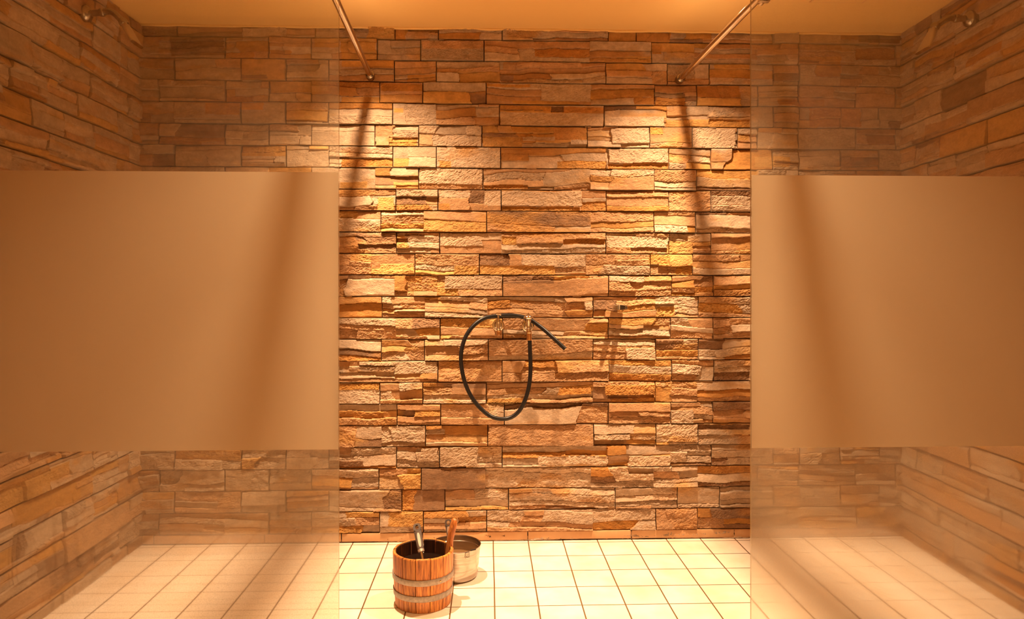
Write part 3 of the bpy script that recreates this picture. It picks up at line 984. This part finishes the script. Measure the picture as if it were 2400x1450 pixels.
# right tap
c = pt(1239, 764)
t = empty('hose_tap', (c.x, -0.014, c.z), 'chrome tap with a domed knob, the black hose fixed below it', 'tap')
bm = bmesh.new(); escutcheon(bm, Vector((c.x - 0.001, -0.016, c.z)), 0.0265)
obj('escutcheon', bm, M_CHROME, t, smooth=35)
bm = bmesh.new(); add_tube(bm, [(c.x, -0.02, c.z), (c.x, YT, c.z)], 0.0090, seg=20)
obj('inlet_pipe', bm, M_CHROME, t, smooth=60)
zz = lambda v: pt(1239, v).z
bm = bmesh.new()
add_lathe(bm, [(0.0, zz(776)), (0.0115, zz(776)), (0.0118, zz(774)), (0.0118, zz(770)), (0.0095, zz(769)), (0.0090, zz(758)), (0.0108, zz(756)), (0.0112, zz(747)), (0.006, zz(745)), (0.0, zz(745))], (c.x, YT, 0), seg=28)
obj('tap_body', bm, M_CHROME, t, smooth=35)
bm = bmesh.new()
add_lathe(bm, [(0.0, zz(747)), (0.0200, zz(746.5)), (0.0222, zz(745)), (0.0215, zz(743.5)), (0.0165, zz(740)), (0.0085, zz(737.8)), (0.0035, zz(736.5)), (0.0022, zz(733.5)), (0.0, zz(732.5))], (c.x - 0.001, YT, 0), seg=12)
obj('domed_knob', bm, M_CHROME, t, smooth=25)
bm = bmesh.new()
add_lathe(bm, [(0.0, zz(797)), (0.0108, zz(797)), (0.0112, zz(795)), (0.0108, zz(780)), (0.0098, zz(779.3)), (0.0098, zz(778.3)), (0.0112, zz(777.8)), (0.0112, zz(776)), (0.0, zz(776))], (c.x + 0.0018, YT, 0), seg=28)
obj('hose_union', bm, M_BRASS, t, smooth=35, label='copper-coloured hose union')

# hose
HP = [(1241.5, 798, YT), (1242.5, 830, YT), (1243.5, 862, YT - .004), (1240.5, 900, YT - .008), (1231, 936, YT - .010), (1213, 967, YT - .010), (1186, 981, YT - .008),
      (1150, 975, YT - .004), (1115, 944, YT), (1093, 905, YT), (1082, 862, YT), (1081, 826, YT), (1090, 792, YT + .005), (1108, 765, YT + .012), (1134, 746, YT + .022),
      (1168, 739.5, YT + .032), (1204, 739, YT + .034), (1238, 747, YT + .030), (1270, 768, YT + .008), (1296, 791, YT - .010), (1324, 817, YT - .022)]
hp = catmull([pt(*p) for p in HP], 10)
t = empty('black_hose', pt(1242, 797), 'black rubber hose hanging in a loop over the two chrome taps', 'hose')
bm = bmesh.new()
add_tube(bm, hp, 0.0087, seg=20, caps=False)
obj('hose_tube', bm, M_RUBBER, t, smooth=70)
bm = bmesh.new()
dd = (hp[-1] - hp[-2]).normalized()
add_lathe(bm, [(0.0087, 0.0), (0.0085, 0.0015), (0.0058, 0.0015), (0.0055, -0.02), (0.0, -0.02)], hp[-1], dd, seg=20)
obj('cut_end', bm, M_RUBBER, t, smooth=40)

# hand-shower holder
c = at_y(1451.5, 720, -0.03)
t = empty('hand_shower_holder', (c.x, -0.02, c.z), 'small empty chrome two-pronged bracket on the stone wall right of the hose', 'bracket')
bm = bmesh.new()
add_box(bm, (c.x, -0.024, c.z), (0.052, 0.022, 0.022), bevel=0.003)
obj('bracket_block', bm, M_SATIN, t, smooth=35)
for s in (-1, 1):
    bm = bmesh.new()
    secs = []
    for q in range(7):
        k = q / 6
        yy = -0.034 - 0.042 * k
        hw = 0.0125 - 0.0075 * (k ** 0.8)
        hh = 0.0105 - 0.002 * k
        cx = c.x + s * (0.026 - hw)
        secs.append([Vector((cx - hw, yy, c.z - hh)), Vector((cx + hw, yy, c.z - hh)), Vector((cx + hw, yy, c.z + hh)), Vector((cx - hw, yy, c.z + hh))])
    add_sections(bm, secs)
    bmesh.ops.recalc_face_normals(bm, faces=bm.faces)
    obj('prong', bm, M_OLDCHROME, t)
bm = bmesh.new()
add_lathe(bm, [(0.0, 0.001), (0.0035, 0.001), (0.0035, -0.002), (0.0, -0.002)], (c.x + 0.021, -0.0755, c.z), (0, -1, 0), seg=16)
obj('screw', bm, M_DARK, t)


# ---------------------------------------------------------------- wooden bucket
bc = at_z(992, 1409, 0)
bx, by = bc.x, bc.y
RB, RT, BH, TH = 0.0970, 0.1060, 0.182, 0.013
t = empty('wooden_bucket', (bx, by, 0), 'round wooden stave bucket with two grey metal hoops, standing on the tiled floor', 'bucket')
NS = 13
bm = bmesh.new()
lay = bm.loops.layers.float_color.new('stave')
brg = random.Random(5)
ph = math.radians(-99)
PH_HANDLE = math.radians(23)
for s in range(NS):
    a0 = ph + 2 * math.pi * s / NS
    a1 = ph + 2 * math.pi * (s + 1) / NS
    g = 0.011
    col = brg.uniform(0.72, 1.18)
    colv = (col, col * brg.uniform(0.9, 1.0), col * brg.uniform(0.8, 1.0), 1)
    n = 5
    top = BH + brg.uniform(-0.001, 0.0015)
    zl = [0.0, 0.003, BH * 0.25, BH * 0.5, BH * 0.75, top - 0.003, top]
    outer = []; inner = []
    for z in zl:
        f = z / BH
        ro = RB + (RT - RB) * f + 0.002 * math.sin(math.pi * f)
        if z in (0.0, top): ro -= 0.002
        rin = RB + (RT - RB) * f - TH
        if z == top: rin += 0.002
        outer.append([]); inner.append([])
        for k in range(n + 1):
            a = a0 + g + (a1 - a0 - 2 * g) * k / n
            # flat-ish staves: chord between the joints
            am = (a0 + a1) / 2
            flat = 0.55 * (math.cos((a1 - a0) / 2) / math.cos(a - am)) + 0.45
            edge = 0.0012 if k in (0, n) else 0.0
            outer[-1].append(bm.verts.new((bx + (ro * flat - edge) * math.cos(a), by + (ro * flat - edge) * math.sin(a), z)))
            inner[-1].append(bm.verts.new((bx + rin * math.cos(a), by + rin * math.sin(a), z)))
    fs = []
    for i in range(len(zl) - 1):
        for k in range(n):
            fs.append(bm.faces.new((outer[i][k], outer[i][k + 1], outer[i + 1][k + 1], outer[i + 1][k])))
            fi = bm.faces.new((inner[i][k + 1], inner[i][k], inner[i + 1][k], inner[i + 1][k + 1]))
            for lp in fi.loops: lp[lay] = (0.09, 0.07, 0.06, 1)      # wet wood, with the shade inside the bucket put into its colour
        fs.append(bm.faces.new((inner[i][0], outer[i][0], outer[i + 1][0], inner[i + 1][0])))
        fs.append(bm.faces.new((outer[i][n], inner[i][n], inner[i + 1][n], outer[i + 1][n])))
    for k in range(n):
        fs.append(bm.faces.new((outer[-1][k], outer[-1][k + 1], inner[-1][k + 1], inner[-1][k])))
        fs.append(bm.faces.new((outer[0][k + 1], outer[0][k], inner[0][k], inner[0][k + 1])))
    for f in fs:
        for lp in f.loops: lp[lay] = colv
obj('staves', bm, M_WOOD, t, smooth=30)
bm = bmesh.new()
lay = bm.loops.layers.float_color.new('stave')
add_lathe(bm, [(0.0, 0.012), (RB - TH + 0.003, 0.012), (RB - TH + 0.003, 0.024), (0.0, 0.024)], (bx, by, 0), seg=48)
for f in bm.faces:
    for lp in f.loops: lp[lay] = (0.7, 0.7, 0.7, 1)
obj('base', bm, M_WOOD, t)


def hoop(zc, hw, name='hoop'):
    bm = bmesh.new()
    def R(z): return RB + (RT - RB) * z / BH + 0.002 * math.sin(math.pi * z / BH)
    z0, z1 = zc - hw, zc + hw
    add_lathe(bm, [(R(z0) - 0.003, z0), (R(z0) + 0.0012, z0), (R(z0) + 0.0018, z0 + 0.001), (R(z1) + 0.0018, z1 - 0.001), (R(z1) + 0.0012, z1), (R(z1) - 0.003, z1)], (bx, by, 0), seg=64)
    return obj(name, bm, M_HOOP, t, smooth=40)


h1 = hoop(0.1045, 0.0098)
hoop(0.050, 0.0098)
ra = math.radians(-52)
rr = RB + (RT - RB) * 0.57 + 0.0035
bm = bmesh.new()
add_lathe(bm, [(0.0033, 0.0), (0.003, 0.0012), (0.0012, 0.002), (0.0, 0.0021)], (bx + rr * math.cos(ra), by + rr * math.sin(ra), 0.104), (math.cos(ra), math.sin(ra), 0), seg=14, cap0=True)
rv = obj('rivet', bm, M_BRASS, h1, smooth=40)
# tall grip stave
bm = bmesh.new()
lay = bm.loops.layers.float_color.new('stave')
er = Vector((math.cos(PH_HANDLE), math.sin(PH_HANDLE), 0)); et = Vector((-er.y, er.x, 0))
prof = [(0.020, 0.002, 0.020, 0.009), (0.10, 0.002, 0.020, 0.009), (0.165, 0.003, 0.018, 0.009), (0.180, 0.004, 0.016, 0.009), (0.200, 0.006, 0.014, 0.009),
        (0.225, 0.011, 0.0145, 0.0105), (0.248, 0.018, 0.0145, 0.010), (0.262, 0.021, 0.0135, 0.009), (0.270, 0.021, 0.009, 0.006), (0.273, 0.021, 0.005, 0.004)]
secs = []
for z, dr, hw, th in prof:
    cc = Vector((bx, by, z)) + er * (RB + (RT - RB) * min(z, BH) / BH - TH + 0.0 + dr)
    p8 = []
    for k in range(16):
        a = 2 * math.pi * k / 16
        ca, sa = math.cos(a), math.sin(a)
        s_ = (abs(ca) ** 4 + abs(sa) ** 4) ** -0.25
        p8.append(cc + et * hw * ca * s_ + er * th * sa * s_)
    secs.append(p8)
add_sections(bm, secs)
bmesh.ops.recalc_face_normals(bm, faces=bm.faces)
for f in bm.faces:
    for lp in f.loops: lp[lay] = (0.85, 0.75, 0.7, 1)
obj('grip_stave', bm, M_WOOD, t, smooth=50, label='taller stave rising above the rim as a grip')
bm = bmesh.new()
add_lathe(bm, [(0.0, 0.136), (RB + (RT - RB) * 0.74 - TH - 0.001, 0.136)], (bx, by, 0), seg=48)
for f in bm.faces: f.normal_flip() if f.normal.z < 0 else None
obj('bucket_water', bm, M_WATER_D, t, smooth=80, label='dark water inside the bucket')


# ---------------------------------------------------------------- kitchen-tool handles
def tool(pts, wid, thick, label, name, hole_t, inlay, face, ferrule=True, extra=None):
    """flat plastic handle through pts (first = top) with hanging hole, metal inlay, ferrule and neck"""
    root = pts[-1]
    t = empty(name, root, label, 'kitchen tool')
    P_ = catmull(pts, 8)
    n = len(P_)
    axd = (P_[-1] - P_[0]).normalized()
    fc = (face - axd * face.dot(axd)).normalized()
    sd = axd.cross(fc).normalized()
    def W(k): return wid[0] + (wid[1] - wid[0]) * k
    # outline with an oval hole at the top: build as front/back faces of a ring + body
    bm = bmesh.new()
    ln = (P_[-1] - P_[0]).length
    top = P_[0]
    hc = W(0) * 1.05          # hole centre below the top
    hr_w, hr_h = W(0) * 0.50, W(0) * 0.62
    K = 24
    outer = []
    for k in range(K):
        a = 2 * math.pi * k / K
        ca, sa = math.cos(a), math.sin(a)
        e = 2.6
        s_ = (abs(ca) ** e + abs(sa) ** e) ** (-1 / e)
        outer.append((W(0) * ca * s_, hc - W(0) * 1.02 * sa * s_))
    inn = [(hr_w * math.cos(2 * math.pi * k / K), hc - hr_h * math.sin(2 * math.pi * k / K)) for k in range(K)]
    def q(x, d, s): return top + sd * x + axd * d + fc * thick * s
    V = {(i, s): [bm.verts.new(q(x, d, s)) for x, d in ring] for i, ring in ((0, outer), (1, inn)) for s in (1, -1)}
    for k in range(K):
        k2 = (k + 1) % K
        bm.faces.new((V[0, 1][k], V[0, 1][k2], V[1, 1][k2], V[1, 1][k]))
        bm.faces.new((V[0, -1][k2], V[0, -1][k], V[1, -1][k], V[1, -1][k2]))
        bm.faces.new((V[0, 1][k2], V[0, 1][k], V[0, -1][k], V[0, -1][k2]))
        bm.faces.new((V[1, 1][k], V[1, 1][k2], V[1, -1][k2], V[1, -1][k]))
    secs = []
    for i in range(n + 1):
        k = i / n
        d = hc * 1.55 + (ln - hc * 1.55) * k
        hw = W(k) * (1.0 if k < 0.93 else 1.0 - (k - 0.93) * 2.5)
        c = top + axd * d
        ring = []
        for m_ in range(16):
            a = 2 * math.pi * m_ / 16
            ca, sa = math.cos(a), math.sin(a)
            s_ = (abs(ca) ** 3 + abs(sa) ** 3) ** (-1 / 3)
            ring.append(c + sd * hw * ca * s_ + fc * thick * sa * s_)
        secs.append(ring)
    add_sections(bm, secs)
    bmesh.ops.recalc_face_normals(bm, faces=bm.faces)
    h = obj('handle', bm, M_GREY, t, smooth=40)
    # inlay
    bm = bmesh.new()
    i0, i1, iw0, iw1 = inlay
    ring_f, ring_b = [], []
    KK = 28
    for k in range(KK):
        a = 2 * math.pi * k / KK
        ca, sa = math.cos(a), math.sin(a)
        e = 2.8
        s_ = (abs(ca) ** e + abs(sa) ** e) ** (-1 / e)
        tt = 0.5 - 0.5 * sa * s_
        ww = iw0 + (iw1 - iw0) * tt
        d = (i0 + (i1 - i0) * tt) * ln
        ring_f.append(top + sd * ww * ca * s_ + axd * d + fc * (thick + 0.0010))
        ring_b.append(top + sd * ww * ca * s_ + axd * d + fc * (thick - 0.004))
    add_sections(bm, [ring_b, ring_f])
    bmesh.ops.recalc_face_normals(bm, faces=bm.faces)
    obj('metal_inlay', bm, M_INLAY, t)
    if ferrule:
        e0 = P_[-1]
        bm = bmesh.new()
        x_, y_ = sd, fc
        def rr_(c, a_, b_): return [c + x_ * a_ * math.cos(2 * math.pi * k / 20) + y_ * b_ * math.sin(2 * math.pi * k / 20) for k in range(20)]
        add_sections(bm, [rr_(e0 - axd * .002, W(1) * 0.98, thick * 1.05), rr_(e0 + axd * .006, W(1) * 1.0, thick * 1.1), rr_(e0 + axd * .008, W(1) * 0.9, thick)])
        bmesh.ops.recalc_face_normals(bm, faces=bm.faces)
        obj('ferrule', bm, M_INLAY, t, smooth=30)
        bm = bmesh.new()
        add_tube(bm, catmull([e0 + axd * .006, e0 + axd * .016] + list(extra), 5), 0.0042, seg=14)
        obj('neck', bm, M_CHROME, t, smooth=60)
    return t


FACE = (Vector((0, -CAMD, CAMH)) - Vector((bx, by, 0.2))).normalized()
tp = at_y(976, 1227.5, by + 0.005)
bp = at_y(986.5, 1288, by - 0.050)
axt = (bp - tp).normalized()
tool([tp, tp.lerp(bp, 0.5), bp], (0.0133, 0.0112), 0.0070, 'grey-handled kitchen tool with a metal inlay standing in the wooden bucket', 'kitchen_tool', 0, (0.37, 0.92, 0.0052, 0.0046), FACE, True,
     [bp + axt * 0.05, bp + axt * 0.075 + Vector((0, 0.003, 0))])
# ---------------------------------------------------------------- steel pot
pc = at_z(1067, 1348, 0)
px_, py_ = pc.x, pc.y
PRT, PRB, PH_ = 0.0960, 0.0845, 0.120
t = empty('steel_pot', (px_, py_, 0), 'round stainless steel pot of water behind the wooden bucket', 'pot')
bm = bmesh.new()
TW = 0.0012
outp = [(0.0, 0.0), (PRB - 0.012, 0.0), (PRB - 0.004, 0.003), (PRB, 0.010), (PRB + 0.0025, 0.030), (PRB + 0.0030, 0.0435), (PRB + 0.0045, 0.045),
        (PRB + 0.0080, 0.090), (PRB + 0.0085, 0.099), (PRB + 0.0100, 0.1005), (PRT, PH_ - 0.002), (PRT + 0.0015, PH_), (PRT - 0.0005, PH_ + 0.0010)]
inp = [(PRT - 0.002, PH_ - 0.001), (PRB + 0.0085, 0.100), (PRB + 0.0070, 0.0985), (PRB + 0.003, 0.045), (PRB - 0.0012, 0.012), (PRB - 0.010, 0.0035), (0.0, 0.0025)]
add_lathe(bm, outp + inp, (px_, py_, 0), seg=72)
bmesh.ops.recalc_face_normals(bm, faces=bm.faces)
obj('pot_body', bm, M_STEEL, t, smooth=25)
bm = bmesh.new()
add_lathe(bm, [(0.0, 0.066), (PRB + 0.0042, 0.066)], (px_, py_, 0), seg=64)
obj('pot_water', bm, M_WATER_P, t, smooth=80, label='clear water in the steel pot')
ta = math.radians(-60)
bm = bmesh.new()
rc = PRB + 0.0105
rotz = Matrix.Rotation(ta + math.pi / 2, 3, 'Z')
cpos = Vector((px_ + (rc + 0.002) * math.cos(ta), py_ + (rc + 0.002) * math.sin(ta), 0.108))
for dx, sx in ((-0.0075, 0.0022), (0.0075, 0.0022)):
    add_box(bm, cpos + rotz @ Vector((dx, 0, 0)), (sx, 0.004, 0.020), rot=rotz)
add_box(bm, cpos + rotz @ Vector((0, 0, 0.009)), (0.016, 0.004, 0.0022), rot=rotz)
add_box(bm, cpos + rotz @ Vector((0, 0, -0.009)), (0.016, 0.004, 0.0022), rot=rotz)
add_box(bm, cpos + rotz @ Vector((0.003, 0.0012, 0)), (0.008, 0.002, 0.017), rot=rotz)
obj('handle_bracket', bm, M_OLDCHROME, t)
bm = bmesh.new()
add_box(bm, cpos + rotz @ Vector((0.0245, 0.0, 0.0145)), (0.022, 0.003, 0.0045), rot=rotz, bevel=0.001)
obj('rim_notch', bm, M_DARK, t, label='dark slot just under the rim')

tp = at_y(1050, 1216, py_ + 0.010)
bp = at_y(1053.0, 1269, py_ - 0.010)
axt = (bp - tp).normalized()
tool([tp, tp.lerp(bp, 0.5), bp], (0.0125, 0.0046), 0.0060, 'grey-handled kitchen tool with a tapering inlay leaning in the steel pot', 'kitchen_tool', 0, (0.32, 0.94, 0.0078, 0.0022), FACE, True,
     [bp + axt * 0.05, bp + axt * 0.09])
